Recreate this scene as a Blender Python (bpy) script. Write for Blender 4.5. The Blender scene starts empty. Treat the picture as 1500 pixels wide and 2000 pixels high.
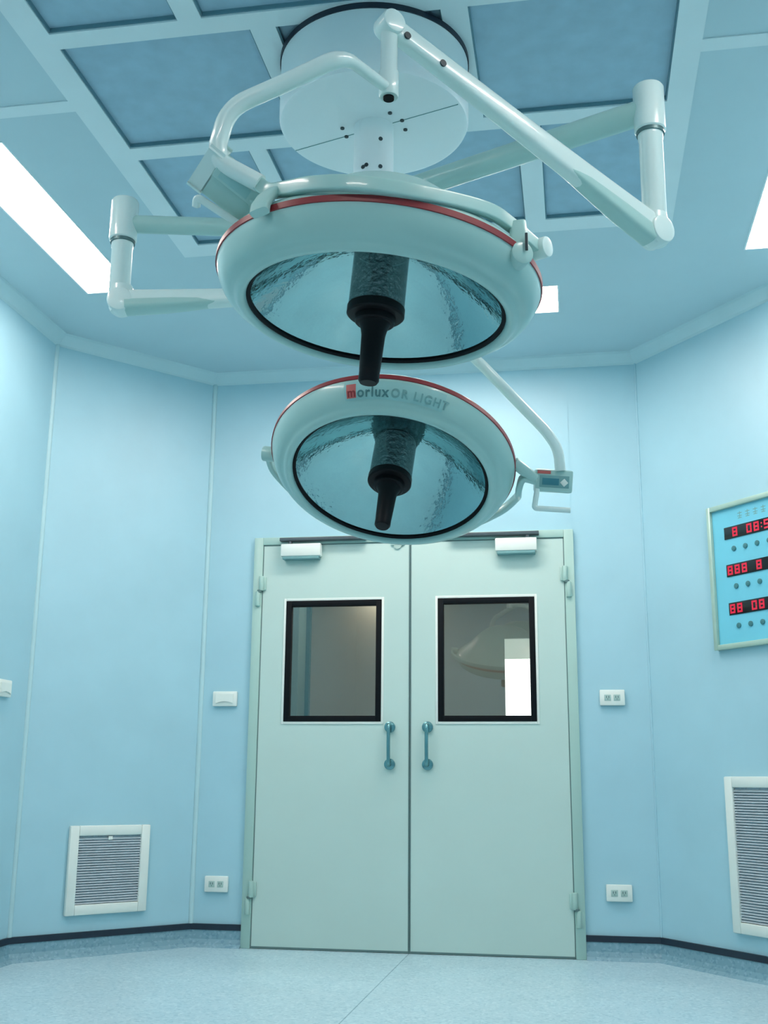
import bpy, bmesh, math, random
from mathutils import Vector, Matrix
random.seed(7)
SC = bpy.context.scene
COL = SC.collection
PI = math.pi

# ------------------------------------------------------------------ camera
F_PX = 2183.7
YAW, PITCH, ROLL = -0.16970762, 0.23684656, 0.00846503
CAM = Vector((0, 0, 0.86))
fw = Vector((math.sin(YAW)*math.cos(PITCH), math.cos(YAW)*math.cos(PITCH), math.sin(PITCH)))
r0 = Vector((math.cos(YAW), -math.sin(YAW), 0))
u0 = r0.cross(fw)
rt = r0*math.cos(ROLL) + u0*math.sin(ROLL)
up = -r0*math.sin(ROLL) + u0*math.cos(ROLL)
cd = bpy.data.cameras.new('camera')
cam = bpy.data.objects.new('camera', cd)
COL.objects.link(cam)
cam.matrix_world = Matrix(((rt.x, up.x, -fw.x, CAM.x), (rt.y, up.y, -fw.y, CAM.y), (rt.z, up.z, -fw.z, CAM.z), (0, 0, 0, 1)))
cd.sensor_fit = 'VERTICAL'; cd.sensor_height = 24.0
cd.lens = 24.0*F_PX/2000.0
cd.clip_start = 0.02
SC.camera = cam

# ------------------------------------------------------------------ world, view, light levels
SC.view_settings.view_transform = 'Standard'
SC.view_settings.look = 'None'
SC.view_settings.gamma = 1.0
SC.view_settings.use_curve_mapping = False
SC.view_settings.exposure = 0.0
w = bpy.data.worlds.new('world'); SC.world = w; w.use_nodes = True
w.node_tree.nodes['Background'].inputs[0].default_value = (0.5, 0.8, 0.9, 1)
w.node_tree.nodes['Background'].inputs[1].default_value = 0.05
LAMP_COL = (1.10, 0.94, 0.865)
LAMP_E = 23.5         # ceiling luminaires
CORR_E = 30.0          # warm corridor lamp, unseen, known by its glow
CORR_FILL_E = 26.0  # added unseen fill lamp for the corridor
WIN_E = 3.0           # daylit window of the corridor

# ------------------------------------------------------------------ materials
def srgb(r, g, b):
    def f(c):
        c /= 255.0
        return c/12.92 if c <= 0.04045 else ((c+0.055)/1.055)**2.4
    return (f(r), f(g), f(b), 1)
MATS = {}
def mat(name, col, rough=0.5, metal=0.0, noise=None, bump=None, spec=0.5, emis=None, coat=0.0):
    m = bpy.data.materials.new(name); m.use_nodes = True
    nt = m.node_tree; b = nt.nodes['Principled BSDF']
    b.inputs['Base Color'].default_value = col
    b.inputs['Roughness'].default_value = rough
    b.inputs['Metallic'].default_value = metal
    b.inputs['Specular IOR Level'].default_value = spec
    b.inputs['Coat Weight'].default_value = coat
    if emis:
        b.inputs['Emission Color'].default_value = emis[0]
        b.inputs['Emission Strength'].default_value = emis[1]
    tc = nt.nodes.new('ShaderNodeTexCoord')
    if noise:
        scale, amt = noise[:2]
        n = nt.nodes.new('ShaderNodeTexNoise'); n.inputs['Scale'].default_value = scale
        n.inputs['Detail'].default_value = 4
        nt.links.new(tc.outputs['Object'], n.inputs['Vector'])
        rp = nt.nodes.new('ShaderNodeValToRGB')
        c0 = tuple(max(0, c*(1-amt)) for c in col[:3])+(1,); c1 = tuple(min(1, c*(1+amt)) for c in col[:3])+(1,)
        rp.color_ramp.elements[0].position = 0.3; rp.color_ramp.elements[1].position = 0.7
        rp.color_ramp.elements[0].color = c0; rp.color_ramp.elements[1].color = c1
        nt.links.new(n.outputs['Fac'], rp.inputs['Fac'])
        nt.links.new(rp.outputs['Color'], b.inputs['Base Color'])
    if bump:
        n2 = nt.nodes.new('ShaderNodeTexNoise'); n2.inputs['Scale'].default_value = bump[0]
        nt.links.new(tc.outputs['Object'], n2.inputs['Vector'])
        bp = nt.nodes.new('ShaderNodeBump'); bp.inputs['Strength'].default_value = bump[1]
        bp.inputs['Distance'].default_value = 0.002
        nt.links.new(n2.outputs['Fac'], bp.inputs['Height'])
        nt.links.new(bp.outputs['Normal'], b.inputs['Normal'])
    MATS[name] = m
    return m

M_WALL = mat('wall_panel_blue', srgb(164, 207, 220), 0.42, noise=(3, 0.03), bump=(250, 0.05))
M_CEIL = mat('ceiling_sheet', srgb(188, 213, 221), 0.45, noise=(2, 0.03))
M_GRID = mat('ceiling_grid_white', srgb(218, 234, 238), 0.4, noise=(5, 0.02))
M_COVE = mat('cove_moulding', srgb(192, 220, 226), 0.4, noise=(5, 0.02))
M_CORNER = mat('corner_strip_pale', srgb(178, 214, 220), 0.4, noise=(5, 0.02))
M_DIFF = mat('diffuser_mesh', srgb(158, 192, 210), 0.6, noise=(14, 0.06), bump=(900, 0.3))
M_RECESS_SHADE = mat('recess_shade_teal', srgb(96, 138, 152), 0.6, noise=(9, 0.05))  # darker tone painted in as shade of the diffuser recesses
M_BLACK = mat('black_rubber', srgb(8, 15, 20), 0.6, noise=(30, 0.1), spec=0.15)
M_STRIP = mat('navy_strip', srgb(20, 38, 54), 0.5, noise=(30, 0.1))
M_DOOR = mat('door_enamel', srgb(188, 214, 208), 0.4, noise=(2, 0.02), bump=(200, 0.04))
M_FRAME = mat('door_frame_enamel', srgb(166, 200, 192), 0.4, noise=(2, 0.02))
M_GAP = mat('gap_gasket_grey', srgb(92, 122, 122), 0.6, noise=(9, 0.05))  # grey of door seals, threshold, hinge pins and socket slots
M_WHITE = mat('white_plastic', srgb(226, 236, 230), 0.35, noise=(9, 0.02))
M_GREYP = mat('grey_plastic', srgb(168, 196, 190), 0.4, noise=(9, 0.02))
M_ALU = mat('brushed_aluminium', srgb(190, 205, 205), 0.3, 0.9, noise=(40, 0.08))
M_DALU = mat('dark_rail_metal', srgb(74, 88, 94), 0.45, 0.2, noise=(40, 0.08))
M_CHROME = mat('handle_steel', srgb(120, 168, 172), 0.22, 0.95, noise=(30, 0.06))
M_LAMPW = mat('lamp_white_enamel', srgb(214, 234, 232), 0.28, noise=(6, 0.015), coat=0.4)
M_LAMPG = mat('lamp_housing_grey', srgb(166, 204, 200), 0.32, noise=(6, 0.02), coat=0.3)
M_RED = mat('red_trim', srgb(140, 40, 46), 0.4, noise=(20, 0.05))
M_MIRROR = mat('reflector_mirror', srgb(160, 200, 202), 0.1, 1.0, noise=(8, 0.05), bump=(55, 0.5))
M_HANDLE = mat('black_sterile_handle', srgb(9, 11, 16), 0.5, noise=(30, 0.15), spec=0.2)
M_CORE = mat('lamp_core_dark', srgb(26, 38, 42), 0.4, 0.3, noise=(60, 0.3))
M_SCREW = mat('dark_screw', srgb(36, 56, 62), 0.5, noise=(60, 0.1))
M_COLLAR = mat('grey_collar', srgb(88, 120, 122), 0.4, 0.3, noise=(20, 0.05))
M_COVER = mat('mount_cover_enamel', srgb(236, 246, 248), 0.38, noise=(3, 0.02))
M_GRILLE = mat('grille_slats', srgb(196, 210, 218), 0.5, 0.2, noise=(12, 0.04))
M_GRBACK = mat('grille_filter', srgb(158, 176, 186), 0.8, noise=(80, 0.2))
M_PANEL = mat('panel_blue', srgb(112, 200, 222), 0.4, noise=(6, 0.03))
M_PFRAME = mat('panel_frame_champagne', srgb(176, 204, 190), 0.35, 0.3, noise=(20, 0.03))
M_SCREEN = mat('display_black', srgb(8, 10, 14), 0.2, noise=(20, 0.1))
M_LED = mat('led_red', srgb(190, 20, 50), 0.5, emis=((0.6, 0.015, 0.06, 1), 0.5))
M_LEDOFF = mat('led_dim', srgb(96, 18, 34), 0.5, emis=((0.4, 0.01, 0.04, 1), 0.35))
M_BTN = mat('teal_button', srgb(58, 122, 128), 0.5, noise=(40, 0.05))
M_INK = mat('dark_teal_print', srgb(70, 120, 124), 0.6, noise=(40, 0.05))
M_INKL = mat('light_teal_print', srgb(112, 160, 162), 0.6, noise=(40, 0.05))
M_LCD = mat('lcd_window', srgb(60, 124, 138), 0.25, noise=(20, 0.05))
M_INKR = mat('red_print', srgb(196, 100, 96), 0.6, noise=(40, 0.05))
M_BAND = mat('pale_label_tape', srgb(150, 196, 196), 0.5, noise=(20, 0.03))
M_CORR = mat('corridor_paint', srgb(176, 178, 172), 0.6, noise=(1.5, 0.05))
M_CORRT = mat('corridor_teal_paint', srgb(128, 168, 170), 0.5, noise=(2, 0.04))
M_LAMP = mat('lamp_diffuser', (1, 1, 1, 1), 0.5, emis=(LAMP_COL+(1,), LAMP_E))
M_CLAMP = mat('corridor_lamp_diffuser', (1, 1, 1, 1), 0.5, emis=((1.0, 0.82, 0.62, 1), CORR_E))
M_CFILL = mat('corridor_fill_diffuser', (1, 1, 1, 1), 0.5, emis=((1.0, 0.92, 0.80, 1), CORR_FILL_E))
M_WIN = mat('daylit_pane', (1, 1, 1, 1), 0.5, emis=((1, 1, 1, 1), WIN_E))
M_BLIND = mat('roller_blind', srgb(214, 224, 216), 0.7, noise=(10, 0.03), emis=((0.85, 0.95, 0.88, 1), 0.55))

def terrazzo(name, base, dark, light, rough=0.3):
    m = bpy.data.materials.new(name); m.use_nodes = True
    nt = m.node_tree; b = nt.nodes['Principled BSDF']; b.inputs['Roughness'].default_value = rough
    tc = nt.nodes.new('ShaderNodeTexCoord')
    v = nt.nodes.new('ShaderNodeTexVoronoi'); v.inputs['Scale'].default_value = 90
    n = nt.nodes.new('ShaderNodeTexNoise'); n.inputs['Scale'].default_value = 2.2; n.inputs['Detail'].default_value = 5
    for k in (v, n): nt.links.new(tc.outputs['Object'], k.inputs['Vector'])
    sp = nt.nodes.new('ShaderNodeSeparateColor'); nt.links.new(v.outputs['Color'], sp.inputs[0])
    rp = nt.nodes.new('ShaderNodeValToRGB'); rp.color_ramp.interpolation = 'CONSTANT'
    e = rp.color_ramp.elements
    e[0].position = 0; e[0].color = dark; e[1].position = 0.16; e[1].color = base
    k = e.new(0.84); k.color = light
    nt.links.new(sp.outputs[0], rp.inputs['Fac'])
    mx = nt.nodes.new('ShaderNodeMixRGB'); mx.blend_type = 'MULTIPLY'; mx.inputs[0].default_value = 0.25
    rp2 = nt.nodes.new('ShaderNodeValToRGB')
    rp2.color_ramp.elements[0].position = 0.35; rp2.color_ramp.elements[0].color = (0.75, 0.75, 0.75, 1)
    rp2.color_ramp.elements[1].position = 0.65
    nt.links.new(n.outputs['Fac'], rp2.inputs['Fac'])
    nt.links.new(rp.outputs['Color'], mx.inputs[1]); nt.links.new(rp2.outputs['Color'], mx.inputs[2])
    nt.links.new(mx.outputs[0], b.inputs['Base Color'])
    return m
M_FLOOR = terrazzo('terrazzo_floor', srgb(176, 208, 218), srgb(156, 194, 206), srgb(192, 220, 228), 0.32)
M_SKIRT = terrazzo('terrazzo_skirting', srgb(124, 164, 178), srgb(112, 154, 170), srgb(136, 174, 188), 0.4)

def glass(name, fac=0.12, tint=(0.86, 0.88, 0.86, 1)):
    m = bpy.data.materials.new(name); m.use_nodes = True
    nt = m.node_tree; nt.nodes.remove(nt.nodes['Principled BSDF'])
    out = nt.nodes['Material Output']
    t = nt.nodes.new('ShaderNodeBsdfTransparent'); t.inputs[0].default_value = tint
    g = nt.nodes.new('ShaderNodeBsdfGlossy'); g.inputs['Roughness'].default_value = 0.01
    mx = nt.nodes.new('ShaderNodeMixShader'); mx.inputs[0].default_value = fac
    nt.links.new(t.outputs[0], mx.inputs[1]); nt.links.new(g.outputs[0], mx.inputs[2])
    nt.links.new(mx.outputs[0], out.inputs['Surface'])
    return m
M_GLASS = glass('door_glass')
def filter_glass():
    m = bpy.data.materials.new('heat_filter_glass'); m.use_nodes = True
    nt = m.node_tree; b = nt.nodes['Principled BSDF']; out = nt.nodes['Material Output']
    b.inputs['Base Color'].default_value = srgb(128, 142, 144); b.inputs['Metallic'].default_value = 0.8; b.inputs['Roughness'].default_value = 0.2
    tc = nt.nodes.new('ShaderNodeTexCoord'); n = nt.nodes.new('ShaderNodeTexNoise'); n.inputs['Scale'].default_value = 75
    nt.links.new(tc.outputs['Object'], n.inputs['Vector'])
    bp = nt.nodes.new('ShaderNodeBump'); bp.inputs['Strength'].default_value = 1.0; bp.inputs['Distance'].default_value = 0.02
    nt.links.new(n.outputs['Fac'], bp.inputs['Height']); nt.links.new(bp.outputs['Normal'], b.inputs['Normal'])
    t = nt.nodes.new('ShaderNodeBsdfTransparent'); t.inputs[0].default_value = (0.8, 0.88, 0.88, 1)
    mx = nt.nodes.new('ShaderNodeMixShader'); mx.inputs[0].default_value = 0.5
    nt.links.new(t.outputs[0], mx.inputs[1]); nt.links.new(b.outputs[0], mx.inputs[2]); nt.links.new(mx.outputs[0], out.inputs['Surface'])
    return m
M_FILTER = filter_glass()

# ------------------------------------------------------------------ mesh helpers
def finish(bm, name, m, parent=None, smooth=True, angle=38):
    bmesh.ops.recalc_face_normals(bm, faces=bm.faces)
    me = bpy.data.meshes.new(name)
    if smooth:
        lim = math.radians(angle)
        for f in bm.faces: f.smooth = True
        for e in bm.edges:
            e.smooth = not (len(e.link_faces) == 2 and e.calc_face_angle(0) > lim)
    bm.to_mesh(me); bm.free()
    for mm in (m if isinstance(m, (list, tuple)) else [m]): me.materials.append(mm)
    o = bpy.data.objects.new(name, me); COL.objects.link(o)
    if parent:
        o.parent = parent
        o.matrix_parent_inverse = world(parent).inverted()
    return o
def world(o):
    mtx = o.matrix_basis.copy()
    if o.parent: mtx = world(o.parent) @ o.matrix_parent_inverse @ mtx
    return mtx
def empty(name, loc, label, cat, group=None):
    o = bpy.data.objects.new(name, None); COL.objects.link(o)
    o.empty_display_size = 0.1
    o.location = loc; o['label'] = label; o['category'] = cat
    if group: o['group'] = group
    return o
def tag(o, label, cat, group=None):
    o['label'] = label; o['category'] = cat
    if group: o['group'] = group
    return o
def st(o, label=None):
    o['kind'] = 'structure'
    if label: o['label'] = label
    return o
def box(bm, lo, hi, M=None, bev=0.0, seg=2):
    b = bmesh.new()
    bmesh.ops.create_cube(b, size=1)
    lo = Vector(lo); hi = Vector(hi)
    for v in b.verts: v.co = Vector([(lo[i]+hi[i])/2 + v.co[i]*(hi[i]-lo[i]) for i in range(3)])
    if bev > 0: bmesh.ops.bevel(b, geom=b.edges[:], offset=bev, segments=seg, affect='EDGES', profile=0.5)
    if M is not None: b.transform(M)
    join(bm, b)
def join(bm, b):
    mp = {}
    for v in b.verts: mp[v] = bm.verts.new(v.co)
    for f in b.faces:
        try: nf = bm.faces.new([mp[v] for v in f.verts]); nf.material_index = f.material_index
        except ValueError: pass
    b.free()
def lathe(bm, prof, M=None, seg=64, close=False):
    """prof: list of (r, z) revolved about local z."""
    rings = []
    for r, z in prof:
        if r < 1e-6: rings.append([bm.verts.new(Vector((0, 0, z)))])
        else: rings.append([bm.verts.new(Vector((r*math.cos(2*PI*k/seg), r*math.sin(2*PI*k/seg), z))) for k in range(seg)])
    vs = [v for rg in rings for v in rg]
    pairs = list(zip(rings, rings[1:]))
    if close: pairs.append((rings[-1], rings[0]))
    for a, b in pairs:
        for k in range(seg):
            k2 = (k+1) % seg
            if len(a) == 1 and len(b) == 1: continue
            if len(a) == 1: bm.faces.new((a[0], b[k], b[k2]))
            elif len(b) == 1: bm.faces.new((a[k], b[0], a[k2]))
            else: bm.faces.new((a[k], b[k], b[k2], a[k2]))
    if M is not None:
        for v in vs: v.co = M @ v.co
def frame_to(p, z, x=None):
    z = Vector(z).normalized()
    x = Vector(x) if x is not None else (Vector((1, 0, 0)) if abs(z.x) < 0.9 else Vector((0, 1, 0)))
    x = (x - z*x.dot(z)).normalized(); y = z.cross(x)
    return Matrix(((x.x, y.x, z.x, p[0]), (x.y, y.y, z.y, p[1]), (x.z, y.z, z.z, p[2]), (0, 0, 0, 1)))
def cyl(bm, a, b, r, r2=None, seg=32, bev=0.0):
    a = Vector(a); b = Vector(b); L = (b-a).length; r2 = r if r2 is None else r2
    if bev > 0:
        prof = [(0, 0), (r-bev, 0), (r-bev*0.3, bev*0.3), (r, bev), (r2, L-bev), (r2-bev*0.3, L-bev*0.3), (r2-bev, L), (0, L)]
    else: prof = [(0, 0), (r, 0), (r2, L), (0, L)]
    lathe(bm, prof, frame_to(a, b-a), seg)
def catmull(pts, n=8):
    P = [Vector(p) for p in pts]
    P = [P[0]*2-P[1]] + P + [P[-1]*2-P[-2]]
    out = []
    for i in range(1, len(P)-2):
        p0, p1, p2, p3 = P[i-1:i+3]
        for k in range(n):
            t = k/n
            out.append(0.5*((2*p1)+(-p0+p2)*t+(2*p0-5*p1+4*p2-p3)*t*t+(-p0+3*p1-3*p2+p3)*t**3))
    out.append(P[-2]); return out
def fillet(pts, rad, n=7):
    """polyline with rounded corners"""
    P = [Vector(p) for p in pts]; out = [P[0]]
    for i in range(1, len(P)-1):
        a, b, c = P[i-1:i+2]
        d1 = (a-b); d2 = (c-b)
        t = min(rad, d1.length*0.48, d2.length*0.48)
        s = b+d1.normalized()*t; e = b+d2.normalized()*t
        for k in range(n+1):
            q = k/n; out.append(s*(1-q)**2+b*2*q*(1-q)+e*q*q)
    out.append(P[-1]); return out
def sweep(bm, path, sec, upv=None, seg=20, power=2.0, scales=None):
    """superellipse section (w, h); w lies along side, h along up hint"""
    P = [Vector(p) for p in path]; N = len(P); rings = []
    U = None
    for i in range(N):
        T = (P[min(i+1, N-1)]-P[max(i-1, 0)]).normalized()
        if upv is not None: U = Vector(upv[i]) if isinstance(upv, list) else Vector(upv)
        elif U is None: U = Vector((0, 0, 1)) if abs(T.z) < 0.9 else Vector((0, 1, 0))
        U = (U-T*U.dot(T)).normalized(); S = T.cross(U)
        w_, h_ = sec; s = scales[i] if scales else 1.0
        if isinstance(s, tuple): sw, sh = s
        else: sw = sh = s
        rg = []
        for k in range(seg):
            a = 2*PI*k/seg; c, d = math.cos(a), math.sin(a)
            x = math.copysign(abs(c)**(2/power), c)*w_*sw; y = math.copysign(abs(d)**(2/power), d)*h_*sh
            rg.append(bm.verts.new(P[i]+S*x+U*y))
        rings.append(rg)
    for a, b in zip(rings, rings[1:]):
        for k in range(seg):
            bm.faces.new((a[k], a[(k+1) % seg], b[(k+1) % seg], b[k]))
    bm.faces.new(rings[0][::-1]); bm.faces.new(rings[-1])
def B(): return bmesh.new()

# ------------------------------------------------------------------ room geometry
H = 3.22
PLAN = [Vector(p) for p in ((-2.735, -1.8), (-2.735, 5.341), (-2.075, 6.083), (0.386, 6.083), (1.40, 4.78), (1.40, -1.8))]
SIDES = ['left', 'back_left', 'back', 'back_right', 'right']
DX0, DX1, DZ = -1.790, 0.012, 2.215      # door frame outer
def inset(d):
    """polyline PLAN moved d metres into the room"""
    out = []
    n = len(PLAN)
    def off(a, b):
        t = (b-a).normalized(); nn = Vector((t.y, -t.x))
        return a+nn*d, b+nn*d
    for i in range(n):
        a = PLAN[i-1]; b = PLAN[i]; c = PLAN[(i+1) % n]
        p1, p2 = off(a, b); p3, p4 = off(b, c)
        d1 = p2-p1; d2 = p4-p3
        cr = d1.x*d2.y-d1.y*d2.x
        t = ((p3.x-p1.x)*d2.y-(p3.y-p1.y)*d2.x)/cr
        out.append(p1+d1*t)
    return out
def wall_strip(prof, i, name, m, x_cut=None):
    """extrude (depth, z) profile along wall i with mitred ends"""
    bm = B(); ends = []
    for e in (i, (i+1) % len(PLAN)):
        ring = []
        for d, z in prof:
            p = inset(d)[e] if d > 1e-6 else PLAN[e]
            ring.append(Vector((p.x, p.y, z)))
        ends.append(ring)
    if x_cut:
        for s, xv in zip((0, 1), x_cut):
            if xv is not None:
                for v in ends[s]: v.x = xv
    A = [bm.verts.new(v) for v in ends[0]]; C = [bm.verts.new(v) for v in ends[1]]
    n = len(prof)
    for k in range(n): bm.faces.new((A[k], A[(k+1) % n], C[(k+1) % n], C[k]))
    bm.faces.new(A[::-1]); bm.faces.new(C)
    return finish(bm, name, m, smooth=False)

T = 0.12
OUT = inset(-T)
# floor
bm = B(); box(bm, (-3.4, -2.1, -0.1), (2.0, 6.2, 0.0)); st(finish(bm, 'floor', M_FLOOR, smooth=False), 'pale speckled blue terrazzo floor')
# walls
for i, side in enumerate(SIDES+['front']):
    a, b = PLAN[i], PLAN[(i+1) % 6]; oa, ob = OUT[i], OUT[(i+1) % 6]
    bm = B()
    if side == 'back':
        box(bm, (a.x, 6.083, 0), (DX0, 6.083+T, H+0.1)); box(bm, (DX1, 6.083, 0), (b.x, 6.083+T, H+0.1))
        box(bm, (DX0, 6.083, DZ), (DX1, 6.083+T, H+0.1))
    else:
        vs = [bm.verts.new((p.x, p.y, z)) for z in (0, H+0.1) for p in (a, b, ob, oa)]
        for f in ((0, 1, 2, 3), (7, 6, 5, 4), (0, 4, 5, 1), (1, 5, 6, 2), (2, 6, 7, 3), (3, 7, 4, 0)): bm.faces.new([vs[k] for k in f])
    st(finish(bm, 'wall_'+side, M_WALL, smooth=False))
# ceiling sheet with the laminar field left open
LX0, LX1, LY0, LY1 = -1.725, 0.473, 1.30, 4.54
bm = B()
lights = [(-2.347, 3.51, -2.088, 4.856), (0.812, 3.51, 1.071, 4.856), (-1.262, 5.10, -0.020, 5.428),
          (-2.347, 1.10, -2.088, 2.446), (0.812, 1.10, 1.071, 2.446), (-1.262, -0.55, -0.020, -0.22)]
xs = sorted({-3.0, 1.6, LX0, LX1} | {l[0] for l in lights} | {l[2] for l in lights})
ys = sorted({-2.0, 6.2, LY0, LY1} | {l[1] for l in lights} | {l[3] for l in lights})
holes = [(LX0, LY0, LX1, LY1)] + lights
for x0, x1 in zip(xs, xs[1:]):
    for y0, y1 in zip(ys, ys[1:]):
        cx, cy = (x0+x1)/2, (y0+y1)/2
        if any(h[0] < cx < h[2] and h[1] < cy < h[3] for h in holes): continue
        box(bm, (x0, y0, H), (x1, y1, H+0.03))
box(bm, (-3.0, -2.0, H+0.10), (1.6, 6.2, H+0.13))
st(finish(bm, 'ceiling', M_CEIL, smooth=False), 'blue-grey metal sheet ceiling')

# laminar air grid
lam = empty('laminar_airflow_ceiling', (-0.626, 2.9, H), 'large grid of white bars holding recessed grey-blue mesh diffusers in the ceiling', 'ceiling grid')
rows = [(1.40, 2.10, [-1.625, -1.187, -1.108, -0.144, -0.065, 0.384]), (2.18, 2.945, [-1.625, -1.187, -1.108, -0.144, -0.065, 0.384]),
        (3.022, 3.630, [-1.625, -0.970, -0.885, -0.352, -0.267, 0.384]), (3.712, 4.432, [-1.625, -1.175, -1.107, -0.150, -0.065, 0.384])]
bm = B()
zb0, zb1 = H-0.004, H+0.05
box(bm, (LX0, LY0, zb0), (-1.625, LY1, zb1)); box(bm, (0.384, LY0, zb0), (LX1, LY1, zb1))
yb = [LY0]+[v for r in rows for v in r[:2]]+[LY1]
for k in range(0, len(yb), 2): box(bm, (-1.625, yb[k], zb0), (0.384, yb[k+1], zb1))
for y0, y1, xx in rows:
    for k in (1, 3): box(bm, (xx[k], y0, zb0), (xx[k+1], y1, zb1))
finish(bm, 'grid_frame', M_GRID, lam, smooth=False)
for y0, y1, xx in rows:
    for k in (0, 2, 4):
        bm = B(); box(bm, (xx[k], y0, H+0.016), (xx[k+1], y1, H+0.040))
        finish(bm, 'diffuser_panel', M_DIFF, lam, smooth=False)
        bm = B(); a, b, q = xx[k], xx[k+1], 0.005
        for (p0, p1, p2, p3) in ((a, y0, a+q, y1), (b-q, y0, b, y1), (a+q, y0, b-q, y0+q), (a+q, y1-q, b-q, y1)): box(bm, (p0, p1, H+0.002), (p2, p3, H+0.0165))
        finish(bm, 'recess_shade_strip', M_RECESS_SHADE, lam, smooth=False)  # dark strips stand in for the shade inside each recess
# flush joint bars of the side ceiling
k = 0
for (xa, xb) in ((-2.72, LX0), (LX1, 1.39)):
    k += 1
    bm = B(); box(bm, (xa, 3.300, H-0.004), (xb, 3.364, H+0.01)); st(finish(bm, 'trim_%d' % k, M_GRID, smooth=False), 'pale joint bar across the side ceiling')
# cove at the ceiling, skirting, dark strip
for i, side in enumerate(SIDES):
    k += 1
    st(wall_strip([(0, H), (0.062, H), (0.055, H-0.012), (0.014, H-0.052), (0, H-0.060)], i, 'trim_%d' % k, M_COVE), 'pale cove moulding between wall and ceiling')
    sk = [(0, 0), (0, 0.088), (0.010, 0.088), (0.012, 0.040), (0.020, 0.016), (0.040, 0.0)]
    bs = [(0, 0.086), (0, 0.116), (0.014, 0.116), (0.014, 0.086)]
    if side == 'back':
        st(wall_strip(sk, i, 'baseboard_back', M_SKIRT, (None, DX0))); st(wall_strip(bs, i, 'trim_%d' % (k+20), M_STRIP, (None, DX0)), 'dark strip above the skirting')
        st(wall_strip(sk, i, 'baseboard_back_2', M_SKIRT, (DX1, None))); st(wall_strip(bs, i, 'trim_%d' % (k+30), M_STRIP, (DX1, None)), 'dark strip above the skirting')
    else:
        st(wall_strip(sk, i, 'baseboard_'+side, M_SKIRT)); st(wall_strip(bs, i, 'trim_%d' % (k+20), M_STRIP), 'dark strip above the skirting')
# rounded strips in the wall corners
for (p, m_) in ((PLAN[1], M_CORNER), (PLAN[2], M_CORNER), (PLAN[3], M_WALL)):
    k += 1
    q = Vector((-0.85, 3.5))-p; q.normalize(); c = p+q*0.002
    bm = B(); cyl(bm, (c.x, c.y, 0.116), (c.x, c.y, H-0.055), 0.014 if m_ is M_CORNER else 0.006, seg=16)
    st(finish(bm, 'trim_%d' % (k+50), m_), 'vertical strip covering a wall corner')
# thin panel seam on the back wall
bm = B(); box(bm, (-0.004, 6.0805, DZ), (0.004, 6.084, H-0.06)); st(finish(bm, 'trim_70', M_WALL, smooth=False), 'thin vertical seam above the door')
bm = B(); box(bm, (-0.892, 1.0, -0.001), (-0.888, 6.08, 0.0006)); st(finish(bm, 'trim_71', M_SKIRT, smooth=False), 'thin welded seam in the floor')

# luminaires
LL = ['long white light panel in the left part of the ceiling, beside the blue wall', 'white light panel cut off by the right edge of the picture',
      'white light panel near the back wall, peeking out behind the near lamp', 'white light panel above the left of the camera', 'white light panel above the right of the camera', 'white light panel in the ceiling behind the camera']
for j, (x0, y0, x1, y1) in enumerate(lights):
    t = empty('ceiling_light', ((x0+x1)/2, (y0+y1)/2, H), LL[j], 'ceiling light', 'recessed ceiling lights')
    bm = B()
    g = 0.008
    box(bm, (x0, y0, H-0.002), (x0+g, y1, H+0.03)); box(bm, (x1-g, y0, H-0.002), (x1, y1, H+0.03))
    box(bm, (x0+g, y0, H-0.002), (x1-g, y0+g, H+0.03)); box(bm, (x0+g, y1-g, H-0.002), (x1-g, y1, H+0.03))
    finish(bm, 'light_frame', M_GRID, t, smooth=False)
    bm = B(); box(bm, (x0+g, y0+g, H+0.022), (x1-g, y1-g, H+0.028)); finish(bm, 'light_diffuser', M_LAMP, t, smooth=False)

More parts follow.
